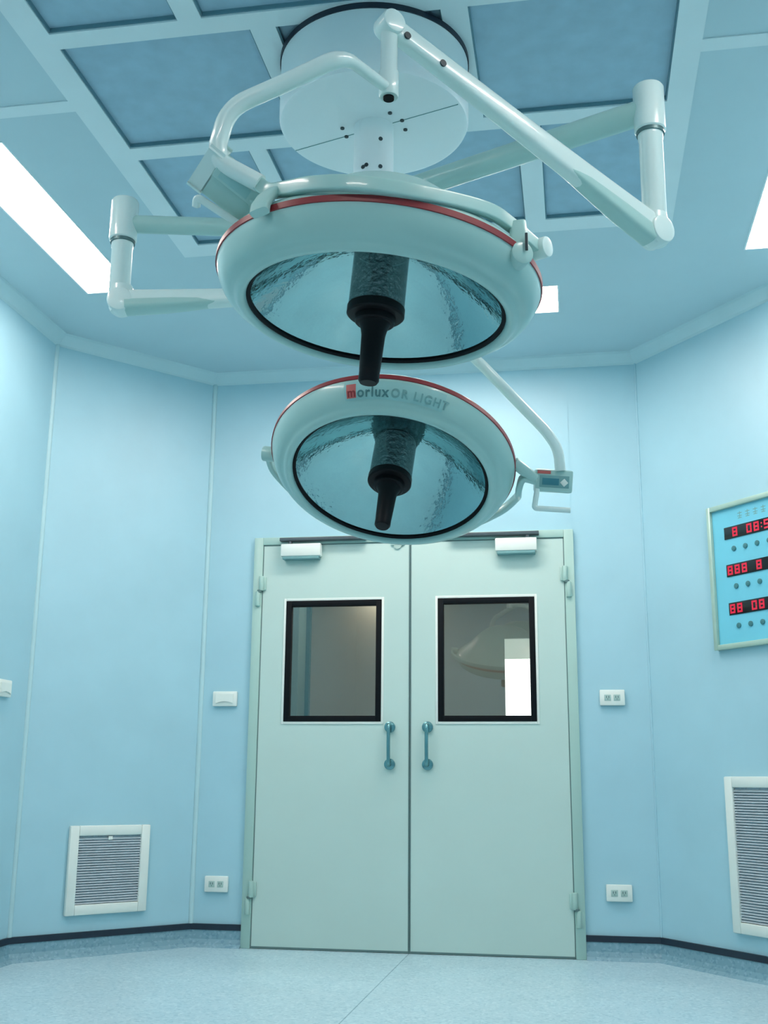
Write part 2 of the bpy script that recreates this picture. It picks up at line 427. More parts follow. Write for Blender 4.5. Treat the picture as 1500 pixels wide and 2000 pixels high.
# ------------------------------------------------------------------ doors
bm = B()
for x0, x1 in ((DX0, -1.738), (-0.040, DX1)): box(bm, (x0, 6.062, 0), (x1, 6.20, DZ), bev=0.003)
box(bm, (-1.738, 6.062, 2.172), (-0.040, 6.20, DZ), bev=0.003)
fr_ = st(finish(bm, 'trim_80', M_FRAME), 'pale green steel frame of the double door')
bm = B(); box(bm, (-1.738, 6.095, 0.0), (-0.040, 6.12, 0.004)); st(finish(bm, 'trim_81', M_GAP, smooth=False), 'threshold under the double door')
bm = B()
cyl(bm, (-0.96, 6.062, 2.152), (-0.96, 6.078, 2.152), 0.022, seg=20)
box(bm, (-1.0, 6.060, 2.150), (-0.92, 6.076, 2.176), bev=0.004)
finish(bm, 'door_coordinator', M_GREYP, fr_)
MIDX = -0.889
def leaf(idx, x0, x1, wx0, wx1, hx, sgn, lab):
    """x0..x1 leaf, wx window, hx pull handle, sgn = +1 when hinged on the left"""
    yf = 6.070
    t = empty('door_%d' % idx, ((x0+x1)/2, yf, 0), lab, 'door'); del t['category']; t['kind'] = 'structure'
    wz0, wz1 = 1.178, 1.846
    bm = B()
    y1 = yf+0.045; z0, z1 = 0.008, 2.168
    for (a, b, c, d) in ((x0, z0, wx0, z1), (wx1, z0, x1, z1), (wx0, z0, wx1, wz0), (wx0, wz1, wx1, z1)):
        box(bm, (a, yf, b), (c, y1, d))
    bmesh.ops.remove_doubles(bm, verts=bm.verts, dist=1e-5)
    finish(bm, 'leaf_panel', M_DOOR, t, smooth=False)
    bm = B()   # pressed surround
    q = 0.014
    for (a, b, c, d) in ((wx0-q, wz0-q, wx0, wz1+q), (wx1, wz0-q, wx1+q, wz1+q), (wx0, wz0-q, wx1, wz0), (wx0, wz1, wx1, wz1+q)):
        box(bm, (a, yf-0.004, b), (c, yf+0.001, d), bev=0.0015)
    finish(bm, 'window_surround', M_WHITE, t)
    bm = B()   # black gasket
    g = 0.031
    for (a, b, c, d) in ((wx0, wz0, wx0+g, wz1), (wx1-g, wz0, wx1, wz1), (wx0+g, wz0, wx1-g, wz0+g), (wx0+g, wz1-g, wx1-g, wz1)):
        box(bm, (a, yf-0.007, b), (c, yf+0.035, d), bev=0.002)
    finish(bm, 'window_gasket', M_BLACK, t)
    bm = B(); box(bm, (wx0+g-0.004, yf+0.010, wz0+g-0.004), (wx1-g+0.004, yf+0.016, wz1-g+0.004)); finish(bm, 'window_pane', M_GLASS, t, smooth=False)
    # meeting stile strip
    bm = B()
    xm = x1 if sgn > 0 else x0
    box(bm, (xm-0.006 if sgn > 0 else xm, yf-0.002, 0.01), (xm if sgn > 0 else xm+0.006, yf+0.02, 2.165)); finish(bm, 'meeting_seal', M_GAP, t, smooth=False)
    # outer edge seal and bottom sweep
    bm = B()
    xe = x0 if sgn > 0 else x1
    box(bm, (xe-0.003, yf-0.001, 0.01), (xe+0.003, yf+0.02, 2.168)); box(bm, (x0, yf-0.001, 0.002), (x1, yf+0.03, 0.012))
    box(bm, (x0, yf-0.001, 2.166), (x1, yf+0.02, 2.171))
    finish(bm, 'edge_seal', M_GAP, t, smooth=False)
    # pull handle: two roses and a bowed bar
    h = None
    bm = B()
    for z in (1.148, 0.952): cyl(bm, (hx, yf, z), (hx, yf-0.012, z), 0.030, seg=32, bev=0.003)
    h = finish(bm, 'pull_handle', M_CHROME, t)
    bm = B()
    sweep(bm, fillet([(hx, yf-0.010, 1.160), (hx, yf-0.050, 1.160), (hx, yf-0.056, 1.05), (hx, yf-0.050, 0.950), (hx, yf-0.010, 0.950)], 0.035), (0.010, 0.010))
    finish(bm, 'grip_bar', M_CHROME, h)
    # hinges
    xh = xe
    for zc in ((1.905, 0.255) if sgn > 0 else (1.925, 0.235)):
        bm = B()
        cyl(bm, (xh-0.004*sgn, yf-0.012, zc+0.002), (xh-0.004*sgn, yf-0.012, zc+0.085), 0.014, seg=20, bev=0.003)
        cyl(bm, (xh-0.022*sgn, yf-0.012, zc-0.085), (xh-0.022*sgn, yf-0.012, zc-0.002), 0.014, seg=20, bev=0.003)
        a = sorted((xh-0.004*sgn, xh+0.022*sgn)); box(bm, (a[0], yf-0.010, zc+0.006), (a[1], yf+0.001, zc+0.080), bev=0.002)
        a = sorted((xh-0.022*sgn, xh-0.045*sgn)); box(bm, (a[0], yf-0.010, zc-0.080), (a[1], yf-0.006, zc-0.006), bev=0.001)
        hg = finish(bm, 'hinge', M_FRAME, t)
        bm = B(); cyl(bm, (xh-0.013*sgn, yf-0.014, zc-0.006), (xh-0.013*sgn, yf-0.014, zc+0.006), 0.013, seg=16); finish(bm, 'hinge_pin', M_GAP, hg)
    # closer
    ca, cb = (-1.622, -1.392) if sgn > 0 else (-0.412, -0.185)
    bm = B(); box(bm, (ca, yf-0.058, 2.094), (cb, yf, 2.166), bev=0.006)
    cl = finish(bm, 'door_closer', M_WHITE, t)
    bm = B(); box(bm, (ca+0.01, yf-0.054, 2.078), (cb-0.01, yf, 2.095), bev=0.003); finish(bm, 'closer_base', M_INKL, cl)
    bm = B()
    if sgn > 0: xa, xb = ca-0.01, -1.135
    else: xa, xb = -0.665, cb+0.012
    box(bm, (xa, yf-0.050, 2.184), (xb, yf-0.009, 2.203), bev=0.002)
    finish(bm, 'closer_rail', M_DALU, cl)
    bm = B()
    pa = (ca+0.05, yf-0.036, 2.163) if sgn > 0 else (cb-0.05, yf-0.036, 2.163)
    cyl(bm, (pa[0], pa[1], 2.165), (pa[0], pa[1], 2.181), 0.012, seg=16)
    finish(bm, 'closer_pivot', M_DALU, cl)
leaf(1, -1.736, MIDX-0.001, -1.592, -1.048, -0.997, 1, 'left leaf of the pale green double door')
leaf(2, MIDX+0.001, -0.042, -0.735, -0.207, -0.792, -1, 'right leaf of the pale green double door')

# ------------------------------------------------------------------ corridor beyond the door
bm = B(); box(bm, (-3.6, 6.203, -0.1), (1.6, 8.95, 0)); st(finish(bm, 'floor_corridor', M_CORR, smooth=False))
bm = B(); box(bm, (-3.6, 6.203, 2.75), (1.6, 8.95, 2.85)); st(finish(bm, 'ceiling_corridor', M_CORR, smooth=False))
WX0, WX1, WZ0, WZ1 = -0.548, -0.20, 1.20, 1.975
bm = B()
box(bm, (-3.6, 8.90, 0), (WX0, 9.0, 2.75)); box(bm, (WX1, 8.90, 0), (1.6, 9.0, 2.75)); box(bm, (WX0, 8.90, 0), (WX1, 9.0, WZ0)); box(bm, (WX0, 8.90, WZ1), (WX1, 9.0, 2.75))
st(finish(bm, 'wall_corridor_far', M_CORR, smooth=False))
bm = B(); box(bm, (-3.7, 6.203, 0), (-3.6, 9.0, 2.75)); st(finish(bm, 'wall_corridor_left', M_CORR, smooth=False))
bm = B(); box(bm, (1.6, 6.203, 0), (1.7, 9.0, 2.75)); st(finish(bm, 'wall_corridor_right', M_CORR, smooth=False))
bm = B(); box(bm, (-2.42, 8.60, 0), (-2.150, 8.899, 2.75), bev=0.004); st(finish(bm, 'wall_corridor_pier', M_CORRT, smooth=False), 'teal pier in the corridor')
bm = B(); box(bm, (-2.150, 8.84, 0), (-2.118, 8.899, 2.75)); st(finish(bm, 'trim_82', M_LCD, smooth=False))
win = empty('window_1', ((WX0+WX1)/2, 8.9, WZ0), 'bright corridor window with a short blind', 'window'); del win['category']; win['kind'] = 'structure'
bm = B(); box(bm, (WX0, 8.955, WZ0), (WX1, 8.965, WZ1)); finish(bm, 'window_pane', M_WIN, win, smooth=False)
bm = B(); box(bm, (WX0, 8.93, 1.815), (WX1, 8.94, WZ1)); finish(bm, 'window_blind', M_BLIND, win, smooth=False)
cl = empty('corridor_unseen_light', (-1.50, 8.763, 2.46), 'small warm corridor lamp just above the view through the left door window', 'ceiling light')
bm = B(); lathe(bm, [(0, 0.0), (0.12, 0.0), (0.135, 0.02), (0.135, 0.03), (0, 0.03)], Matrix.Translation((-1.50, 8.763, 2.46))); finish(bm, 'light_body', M_WHITE, cl)
bm = B(); lathe(bm, [(0, -0.03), (0.07, -0.022), (0.115, 0.0), (0, 0.002)], Matrix.Translation((-1.50, 8.763, 2.46))); finish(bm, 'light_diffuser', M_CLAMP, cl)

bm = B(); box(bm, (-1.9, 6.7, 2.70), (-0.5, 6.95, 2.75), bev=0.004); cl2 = tag(finish(bm, 'corridor_unseen_light', M_WHITE), 'added unseen fill lamp over the corridor beyond the double door', 'ceiling light')
bm = B(); box(bm, (-1.88, 6.72, 2.692), (-0.52, 6.93, 2.70)); finish(bm, 'light_diffuser', M_CFILL, cl2, smooth=False)  # added, unseen; brightens the corridor behind the door windows

# ------------------------------------------------------------------ wall fittings
def wall_matrix(i, s, z):
    """frame on wall i: x along the wall, y up, z into the room; s metres from its first corner"""
    a, b = PLAN[i], PLAN[i+1]; t = (b-a).normalized(); n = Vector((t.y, -t.x)); p = a+t*s
    return Matrix(((t.x, 0, n.x, p.x), (t.y, 0, n.y, p.y), (0, 1, 0, z), (0, 0, 0, 1)))
def wall_thing(name, i, s, z, label, cat, group=None):
    Mx = wall_matrix(i, s, z)
    t = empty(name, Mx.translation, label, cat, group)
    return t, Mx
def outlet(i, s, z, label, kind='socket', wd=0.130):
    t, Mx = wall_thing('wall_socket' if kind == 'socket' else 'wall_switch', i, s, z, label, 'socket' if kind == 'socket' else 'switch',
                       'pale wall sockets and switches')
    bm = B(); box(bm, (-wd/2, -0.041, 0), (wd/2, 0.041, 0.020), Mx, bev=0.005); finish(bm, 'face_plate', M_WHITE, t)
    if kind == 'socket':
        for sx in (-0.024, 0.024):
            bm = B(); box(bm, (sx-0.017, -0.016, 0.018), (sx+0.017, 0.016, 0.0225), Mx, bev=0.002); f = finish(bm, 'socket_insert', M_GREYP, t)
            bm = B()
            box(bm, (sx-0.008, -0.002, 0.022), (sx-0.004, 0.009, 0.0232), Mx); box(bm, (sx+0.004, -0.002, 0.022), (sx+0.008, 0.009, 0.0232), Mx)
            box(bm, (sx-0.002, -0.010, 0.022), (sx+0.002, -0.005, 0.0232), Mx)
            finish(bm, 'socket_slots', M_GAP, f, smooth=False)
    else:
        bm = B()
        pts = [(-0.050, 0.026), (0.050, 0.026), (0.050, -0.026), (0.025, -0.017), (0, -0.014), (-0.025, -0.017), (-0.050, -0.026)]
        vs = [bm.verts.new(Mx @ Vector((x, y, 0.0195))) for x, y in pts]; v2 = [bm.verts.new(Mx @ Vector((x, y, 0.026))) for x, y in pts]
        n = len(pts)
        bm.faces.new(v2); bm.faces.new(vs[::-1])
        for q in range(n): bm.faces.new((vs[q], vs[(q+1) % n], v2[(q+1) % n], v2[q]))
        finish(bm, 'rocker', M_WHITE, t, smooth=False)
outlet(2, -1.931+2.075, 1.303, 'white rocker switch on the blue wall left of the double door', 'switch', 0.140)
outlet(2, -1.937+2.075, 0.319, 'white double socket low on the wall left of the double door')
outlet(2, 0.188+2.075, 1.301, 'white double socket high on the wall right of the double door')
outlet(2, 0.185+2.075, 0.322, 'white double socket low on the wall right of the double door')
outlet(0, 5.065+1.8, 1.285, 'white wall switch cut off by the left edge of the picture', 'switch', 0.130)

def grille(i, s0, wd, z0, z1, label):
    t, Mx = wall_thing('air_return_grille', i, s0+wd/2, z0, label, 'vent', 'white-framed return air grilles')
    h = z1-z0; f = 0.050
    bm = B()
    for (a, b, c, d) in ((-wd/2, 0, -wd/2+f, h), (wd/2-f, 0, wd/2, h), (-wd/2+f-0.001, 0, wd/2-f+0.001, f), (-wd/2+f-0.001, h-f, wd/2-f+0.001, h)):
        box(bm, (a, b, 0), (c, d, 0.024), Mx, bev=0.006)
    finish(bm, 'grille_frame', M_WHITE, t)
    bm = B(); box(bm, (-wd/2+f, f, 0.001), (wd/2-f, h-f, 0.004), Mx); finish(bm, 'filter_sheet', M_GRBACK, t, smooth=False)
    bm = B(); n = int((h-2*f)/0.0125)
    for k in range(n):
        z = f+0.008+k*(h-2*f-0.010)/n
        R = Mx @ Matrix.Translation((0, z, 0.010)) @ Matrix.Rotation(math.radians(38), 4, 'X')
        box(bm, (-wd/2+f, -0.0012, -0.007), (wd/2-f, 0.0012, 0.007), R)
    finish(bm, 'louvre_slats', M_GRILLE, t, smooth=False)
    bm = B(); box(bm, (-0.012, h-f-0.022, 0.012), (0.012, h-f-0.004, 0.019), Mx, bev=0.002) if h < 0.5 else box(bm, (0.0-0.014, h*0.5-0.01, 0.012), (0.014, h*0.5+0.012, 0.019), Mx, bev=0.002)
    finish(bm, 'latch', M_WHITE, t)
L1 = (PLAN[2]-PLAN[1]).length
grille(1, 0.268, 0.446, 0.196, 0.630, 'small white-framed louvred return air grille on the left angled wall')
grille(3, 0.508, 0.62, 0.196, 0.898, 'tall white-framed louvred return air grille at the right edge of the picture')

# control panel on the right angled wall
cp, CM = wall_thing('wall_control_panel', 3, 0.97, 1.50, 'pale blue wall control panel with red digital displays in a pale metal frame', 'control panel')
CM = wall_matrix(3, 0, 0)
bm = B()
s0, s1, z0, z1 = 0.504, 1.42, 1.496, 2.212
f = 0.026
for (a, b, c, d) in ((s0, z0, s0+f, z1), (s1-f, z0, s1, z1), (s0+f-0.001, z0, s1-f+0.001, z0+f), (s0+f-0.001, z1-f, s1-f+0.001, z1)):
    box(bm, (a, b, 0), (c, d, 0.030), CM, bev=0.005)
finish(bm, 'panel_frame', M_PFRAME, cp)
bm = B(); box(bm, (s0+f, z0+f, 0.002), (s1-f, z1-f, 0.014), CM); finish(bm, 'panel_face', M_PANEL, cp, smooth=False)
SEG = {'0': 'abcdef', '1': 'bc', '2': 'abged', '3': 'abgcd', '4': 'fgbc', '5': 'afgcd', '6': 'afgedc', '7': 'abc', '8': 'abcdefg', '9': 'abcdfg', '-': 'g', ' ': ''}
def digit(bm, ch, x, z, w_, h_, th, mi_on=0, z0_=0.0175):
    hh = h_/2
    R = {'a': (0, h_-th, w_, h_), 'd': (0, 0, w_, th), 'g': (0, hh-th/2, w_, hh+th/2), 'f': (0, hh, th, h_), 'b': (w_-th, hh, w_, h_), 'e': (0, 0, th, hh), 'c': (w_-th, 0, w_, hh)}
    for s_ in SEG[ch]:
        a, b, c, d = R[s_]; e = 0.0006
        box(bm, (x+a+e, z+b+e, z0_), (x+c-e, z+d-e, z0_+0.001), CM)
rowsd = [(2.032, ' 8 08:56 8 20'), (1.846, '888 8 0000000'), (1.658, '88 08 000 000')]
for zz, txt in rowsd:
    bm = B(); box(bm, (0.608, zz, 0.012), (1.300, zz+0.060, 0.0175), CM, bev=0.001); sc = finish(bm, 'led_display', M_SCREEN, cp)
    bm = B(); x = 0.616
    for ch in txt:
        if ch == ':':
            box(bm, (x, zz+0.018, 0.0175), (x+0.007, zz+0.025, 0.0185), CM); box(bm, (x, zz+0.036, 0.0175), (x+0.007, zz+0.043, 0.0185), CM); x += 0.018; continue
        digit(bm, ch, x, zz+0.007, 0.034, 0.046, 0.010); x += 0.046
    finish(bm, 'led_digits', M_LED, sc, smooth=False)
for zz in (1.981, 1.796, 1.604):
    for n in range(9):
        xx = 0.664+0.0745*n
        bm = B(); cyl(bm, CM @ Vector((xx, zz, 0.012)), CM @ Vector((xx, zz, 0.020)), 0.013, seg=20, bev=0.002)
        bt = finish(bm, 'button', M_BTN, cp)
for zz, tx in ((2.135, 4), (1.945, 0)):
    for n in range(tx):      # faint printed characters above the first display
        bm = B(); xx = 0.70+0.05*n
        for (a, b, c, d) in ((0, 0.024, 0.028, 0.028), (0.012, 0, 0.016, 0.034), (0, 0.010, 0.028, 0.014), (0.002, 0, 0.026, 0.004)):
            box(bm, (xx+a, zz-0.012+b, 0.0138), (xx+c, zz-0.012+d, 0.0145), CM)
        finish(bm, 'printed_mark', M_INKL, cp, smooth=False)

# ------------------------------------------------------------------ ceiling mount of the lamps
HUB = Vector((-0.605, 3.268))
cm = empty('ceiling_mount', (HUB.x, HUB.y, H), 'round white drum cover and central post on the ceiling that carries both lamps', 'ceiling mount')
bm = B(); lathe(bm, [(0, 2.978), (0.300, 2.978), (0.310, 2.982), (0.3145, 2.992), (0.3145, 3.198), (0.306, 3.198), (0.306, 3.00), (0, 3.00)], Matrix.Translation((HUB.x, HUB.y, 0)), 96)
cov = finish(bm, 'drum_cover', M_COVER, cm)
bm = B(); lathe(bm, [(0.318, 3.216), (0.318, 3.196), (0.290, 3.196), (0.290, 3.216)], Matrix.Translation((HUB.x, HUB.y, 0)), 96, close=True); finish(bm, 'seal_ring', M_STRIP, cov)
for sx in (-1, 1):
    bm = B(); box(bm, (0.070*sx if sx > 0 else -0.305, -0.0012, 2.9765), (0.305 if sx > 0 else -0.070, 0.0012, 2.979), Matrix.Translation((HUB.x, HUB.y, 0)) @ Matrix.Rotation(math.radians(-17.5), 4, 'Z'))
    finish(bm, 'cover_joint', M_INKL, cov, smooth=False)
for ang in (-18, 162, 135, 190, -50, 12):
    a = math.radians(ang); p = Vector((HUB.x+0.105*math.cos(a), HUB.y+0.105*math.sin(a), 2.979))
    bm = B(); cyl(bm, p, p-Vector((0, 0, 0.005)), 0.007, seg=12); finish(bm, 'screw', M_SCREW, cov)
bm = B(); lathe(bm, [(0, 2.50), (0.060, 2.50), (0.066, 2.506), (0.066, 2.985), (0, 2.985)], Matrix.Translation((HUB.x, HUB.y, 0)), 48)
post = finish(bm, 'post', M_COVER, cm)
for (ang, z) in ((-60, 2.90), (-60, 2.80), (-110, 2.80), (-100, 2.805)):
    a = math.radians(ang); d = Vector((math.cos(a), math.sin(a), 0)); p = Vector((HUB.x, HUB.y, z))+d*0.064
    bm = B(); cyl(bm, p, p+d*0.004, 0.007, seg=12); finish(bm, 'bolt', M_SCREW, post)

# ------------------------------------------------------------------ surgical lamps
PROF_BODY = [(0.304, 0.012), (0.304, -0.002), (0.307, -0.009), (0.314, -0.012), (0.322, -0.010), (0.330, -0.002), (0.335, 0.004), (0.343, 0.006), (0.355, 0.013), (0.367, 0.029), (0.376, 0.048), (0.381, 0.066),
             (0.381, 0.078), (0.376, 0.088), (0.360, 0.104), (0.330, 0.124), (0.290, 0.157), (0.245, 0.202), (0.205, 0.240), (0.170, 0.268), (0.135, 0.285), (0.08, 0.295), (0, 0.298)]
def dome(root, c, n, ex, label_band=False, red_gap=None):
    """lamp head; c centre of the opening, n upward axis, ex local x"""
    Mx = frame_to(c, n, ex)
    bm = B(); lathe(bm, PROF_BODY, Mx, 96)
    hd = finish(bm, 'lamp_head', M_LAMPG, root, angle=60)
    bm = B(); lathe(bm, [(0.3795, 0.064), (0.3835, 0.065), (0.3835, 0.079), (0.3800, 0.0805)], Mx, 96, close=True); finish(bm, 'red_trim', M_RED, hd)
    bm = B(); lathe(bm, [(0.3045, 0.012), (0.3045, 0.001), (0.300, 0.000), (0.294, 0.004), (0.296, 0.012)], Mx, 96, close=True); finish(bm, 'rim_gasket', M_BLACK, hd)
    bm = B()
    pr = [(0.299, 0.010)]
    for k in range(1, 17):
        q = 1-k/16; pr.append((0.299*q, 0.010+0.150*(1-q**2.1)))
    lathe(bm, pr, Mx, 72)
    finish(bm, 'reflector', M_MIRROR, hd, angle=80)
    bm = B(); lathe(bm, [(0.064, 0.012), (0.066, 0.012), (0.066, 0.152), (0.064, 0.152)], Mx, 28, close=True)
    ft = finish(bm, 'heat_filter', M_FILTER, hd, smooth=False)
    bm = B(); lathe(bm, [(0, 0.012), (0.022, 0.012), (0.026, 0.05), (0.018, 0.10), (0.030, 0.13), (0.034, 0.155), (0, 0.155)], Mx, 28)
    finish(bm, 'bulb_holder', M_CORE, hd)
    bm = B(); lathe(bm, [(0, -0.030), (0.044, -0.030), (0.047, -0.027), (0.048, -0.013), (0.064, -0.012), (0.068, -0.008), (0.068, 0.010), (0.064, 0.014), (0, 0.014)], Mx, 48)
    fl = finish(bm, 'handle_flange', M_HANDLE, hd)
    bm = B(); lathe(bm, [(0, -0.178), (0.020, -0.178), (0.0240, -0.172), (0.0240, -0.150), (0.0245, -0.146), (0.0260, -0.110), (0.0280, -0.060), (0.0310, -0.045), (0.036, -0.032), (0.038, -0.029), (0, -0.029)], Mx, 32)
    finish(bm, 'sterile_handle', M_HANDLE, hd)
    return hd, Mx
def post_set(root, p, ztop, zsplit, zbot, hub_z, tube_r):
    """swivel arm from the hub, drop post"""
    P = Vector((p[0], p[1], 0)); hb = Vector((HUB.x, HUB.y, hub_z)); e = Vector((p[0], p[1], hub_z))
    bm = B(); d = (e-hb).normalized()
    cyl(bm, hb+d*0.060, e, tube_r, seg=32)
    ar = finish(bm, 'swivel_arm', M_LAMPG, root)
    bm = B(); lathe(bm, [(0.0665, hub_z-0.05), (0.078, hub_z-0.048), (0.080, hub_z-0.04), (0.080, hub_z+0.04), (0.078, hub_z+0.048), (0.0665, hub_z+0.05)], Matrix.Translation((HUB.x, HUB.y, 0)), 48, close=True)
    finish(bm, 'hub_collar', M_LAMPG, ar)
    bm = B(); lathe(bm, [(0, zsplit), (0.040, zsplit), (0.0435, zsplit+0.004), (0.0435, ztop-0.008), (0.040, ztop-0.002), (0.036, ztop), (0, ztop)], Matrix.Translation(P), 40)
    finish(bm, 'joint_cap', M_LAMPW, ar)
    bm = B(); lathe(bm, [(0, zsplit-0.010), (0.039, zsplit-0.010), (0.039, zsplit+0.001), (0, zsplit+0.001)], Matrix.Translation(P), 40)
    finish(bm, 'joint_ring', M_COLLAR, ar)
    bm = B(); lathe(bm, [(0, zbot), (0.031, zbot), (0.033, zbot+0.004), (0.033, zsplit-0.028), (0.035, zsplit-0.024), (0.035, zsplit-0.009), (0, zsplit-0.009)], Matrix.Translation(P), 40)
    finish(bm, 'drop_post', M_LAMPW, root)
def spring_arm(root, J, E, w0, h0, w1, h1, knob_axis):
    """tapered parallelogram arm from knuckle J to end E"""
    J = Vector(J); E = Vector(E); d = (E-J).normalized(); ax = Vector(knob_axis).normalized()
    bm = B()
    cyl(bm, J-ax*0.036, J+ax*0.036, 0.040, seg=36, bev=0.008)
    lathe(bm, [(0, -0.045), (0.030, -0.042), (0.036, -0.03), (0.036, 0.02), (0.033, 0.045), (0, 0.05)], Matrix.Translation(J+Vector((0, 0, 0.008))), 32)
    kn = finish(bm, 'knuckle', M_LAMPW, root)
    L = (E-J).length; upv = (Vector((0, 0, 1))-d*d.z).normalized()
    n = 14; path = []; sc = []
    for k in range(n+1):
        q = k/n; path.append(J+d*(L*q))
        sc.append((w0*(1-q)+w1*q, (h0*(1-q)**2.2+h1*(1-(1-q)**2.2))))
    bm = B(); sweep(bm, path, (1, 1), upv, 24, 3.6, sc)
    sa = finish(bm, 'spring_arm', M_LAMPW, root, angle=50)
    bm = B()      # lower cover channel, slightly proud
    sweep(bm, [J+d*0.015-upv*h0*0.50, J+d*(L*0.15)-upv*h0*0.48, J+d*(L*0.40)-upv*h1*0.55, J+d*(L*0.85)-upv*h1*0.5], (1, 1), upv, 20, 3.2, [(w0*1.15, h0*0.58), (w0*1.12, h0*0.52), (w1*1.08, h1*0.52), (w1*0.9, h1*0.48)])
    finish(bm, 'cover_channel', M_LAMPG, sa, angle=50)
    return sa, d, upv
def fork_tube(root, pts, r, rad=0.06):
    bm = B(); sweep(bm, fillet(pts, rad, 9), (r[0], r[1]), None, 24)
    return finish(bm, 'fork_tube', M_LAMPW, root)

# ---- near lamp
N1 = Vector((0.082, 0.037, 0.996)).normalized(); C1 = Vector((-0.434, 2.395, 1.928))
l1 = empty('surgical_lamp', (HUB.x, HUB.y, 2.71), 'larger-looking near surgical lamp, tilted, its handle hanging over the far lamp', 'surgical lamp', 'ceiling surgical lamps')
post_set(l1, (0.255, 2.885), 2.783, 2.640, 2.345, 2.710, 0.036)
J1 = Vector((0.255, 2.885, 2.330)); E1 = Vector((-0.394, 2.316, 2.635))
sa, d1, up1 = spring_arm(l1, J1, E1, 0.027, 0.046, 0.020, 0.026, (J1-E1).cross(Vector((0, 0, 1))))
for q in (0.045, 0.155):
    p = E1-d1*q; nn = (-up1*0.6-d1.cross(up1)*0.0+ (CAM-p).normalized()*0.4).normalized()
    bm = B(); s_ = d1.cross(up1).normalized()
    if s_.dot(CAM-p) < 0: s_ = -s_
    p = p-up1*0.010; cyl(bm, p+s_*0.012, p+s_*0.0235, 0.009, seg=16); finish(bm, 'screw', M_SCREW, sa)
s_ = d1.cross(up1).normalized()
bm = B(); cyl(bm, E1-s_*0.028, E1+s_*0.028, 0.031, seg=32, bev=0.006); lathe(bm, [(0, 2.440), (0.0215, 2.440), (0.0235, 2.444), (0.0235, 2.505), (0.0205, 2.509), (0.0205, 2.635), (0, 2.635)], Matrix.Translation((E1.x, E1.y, 0)), 32)
rod = finish(bm, 'suspension_rod', M_LAMPW, l1)
bm = B(); cyl(bm, (E1.x, E1.y, 2.4405), (E1.x, E1.y, 2.434), 0.013, seg=20); finish(bm, 'rod_end_screw', M_BLACK, rod)
bm = B(); t1 = fillet([(-0.394, 2.316, 2.462), (-0.466, 2.150, 2.440)], 0.03)[:-1] + fillet([(-0.430, 2.233, 2.451), (-0.468, 2.145, 2.440), (-0.600, 2.120, 2.364)], 0.045, 9)[1:-1] + fillet([(-0.600, 2.120, 2.364), (-0.718, 2.097, 2.300), (-0.738, 2.100, 2.190)], 0.085, 10)[:-1] + fillet([(-0.736, 2.100, 2.215), (-0.733, 2.106, 2.176), (-0.640, 2.112, 2.118)], 0.03, 6)
n_ = len(t1); sweep(bm, t1, (0.0185, 0.0185), None, 24, 2.0, [0.72 + 0.36*min(1, k_/(n_*0.25)) for k_ in range(n_)]); finish(bm, 'fork_tube', M_LAMPW, l1)
# half ring of the fork
ringp = catmull([(-0.655, 2.112, 2.128), (-0.618, 2.105, 2.096), (-0.566, 2.066, 2.074), (-0.502, 2.026, 2.056), (-0.403, 2.004, 2.036), (-0.273, 2.048, 2.026), (-0.156, 2.152, 2.038), (-0.106, 2.245, 2.045), (-0.060, 2.345, 2.046)], 6)
bm = B(); sweep(bm, ringp, (0.010, 0.016), (0, 0, 1), 24, 7); yk = finish(bm, 'fork_ring', M_LAMPG, l1, angle=50)
bm = B(); cyl(bm, (-0.072, 2.375, 2.046), (-0.030, 2.352, 2.044), 0.024, seg=28, bev=0.004); finish(bm, 'ring_end_cap', M_LAMPW, yk)
bm = B(); sweep(bm, [(-0.094, 2.240, 2.046), (-0.090, 2.226, 2.004), (-0.090, 2.222, 1.966)], (0.019, 0.012), None, 20, 4); cyl(bm, (-0.082, 2.208, 1.962), (-0.104, 2.250, 1.964), 0.026, seg=28, bev=0.005)
pk = finish(bm, 'pivot_bracket', M_LAMPG, yk)
bm = B(); box(bm, (-0.003, -0.003, -0.020), (0.003, 0.003, 0.020), Matrix.Translation((-0.074, 2.206, 1.985)), bev=0.001); finish(bm, 'bracket_slot', M_SCREW, pk)
bm = B(); sweep(bm, [(-0.600, 2.094, 2.088), (-0.612, 2.066, 2.058), (-0.618, 2.048, 2.030), (-0.618, 2.042, 2.010)], (0.022, 0.011), None, 20, 4); finish(bm, 'pivot_bracket', M_LAMPG, yk)
# pivot on the box side
bm = B(); cyl(bm, (-0.655, 2.150, 2.110), (-0.725, 2.330, 2.075), 0.022, seg=24, bev=0.004); finish(bm, 'pivot_knob', M_LAMPG, yk)
def control_box(root, a, b, c, d, thick, front=True):
    """a,b,c,d: corners of the visible face; body lies behind it"""
    a, b, c, d = map(Vector, (a, b, c, d))
    o = (a+b+c+d)/4; X = ((b-a)+(c-d)).normalized(); Y = ((a-d)+(b-c)); Y = (Y-X*Y.dot(X)).normalized(); Z = X.cross(Y)
    if Z.dot(CAM-o) < 0: Z = -Z
    w_ = ((b-a).length+(c-d).length)/4; h_ = ((a-d).length+(b-c).length)/4
    Mx = Matrix(((X.x, Y.x, Z.x, o.x), (X.y, Y.y, Z.y, o.y), (X.z, Y.z, Z.z, o.z), (0, 0, 0, 1)))
    bm = B(); box(bm, (-w_, -h_, -thick), (w_, h_, 0), Mx, bev=0.006)
    cb = finish(bm, 'control_box', M_LAMPG, root)
    return cb, Mx, w_, h_
cb, Mx, w_, h_ = control_box(l1, (-0.722, 2.092, 2.172), (-0.632, 2.150, 2.105), (-0.703, 2.190, 2.066), (-0.800, 2.140, 2.138), 0.052)
bm = B(); box(bm, (-w_+0.008, 0.006, -0.001), (w_-0.004, h_-0.003, 0.010), Mx, bev=0.004); blk = finish(bm, 'raised_block', M_LAMPG, cb)
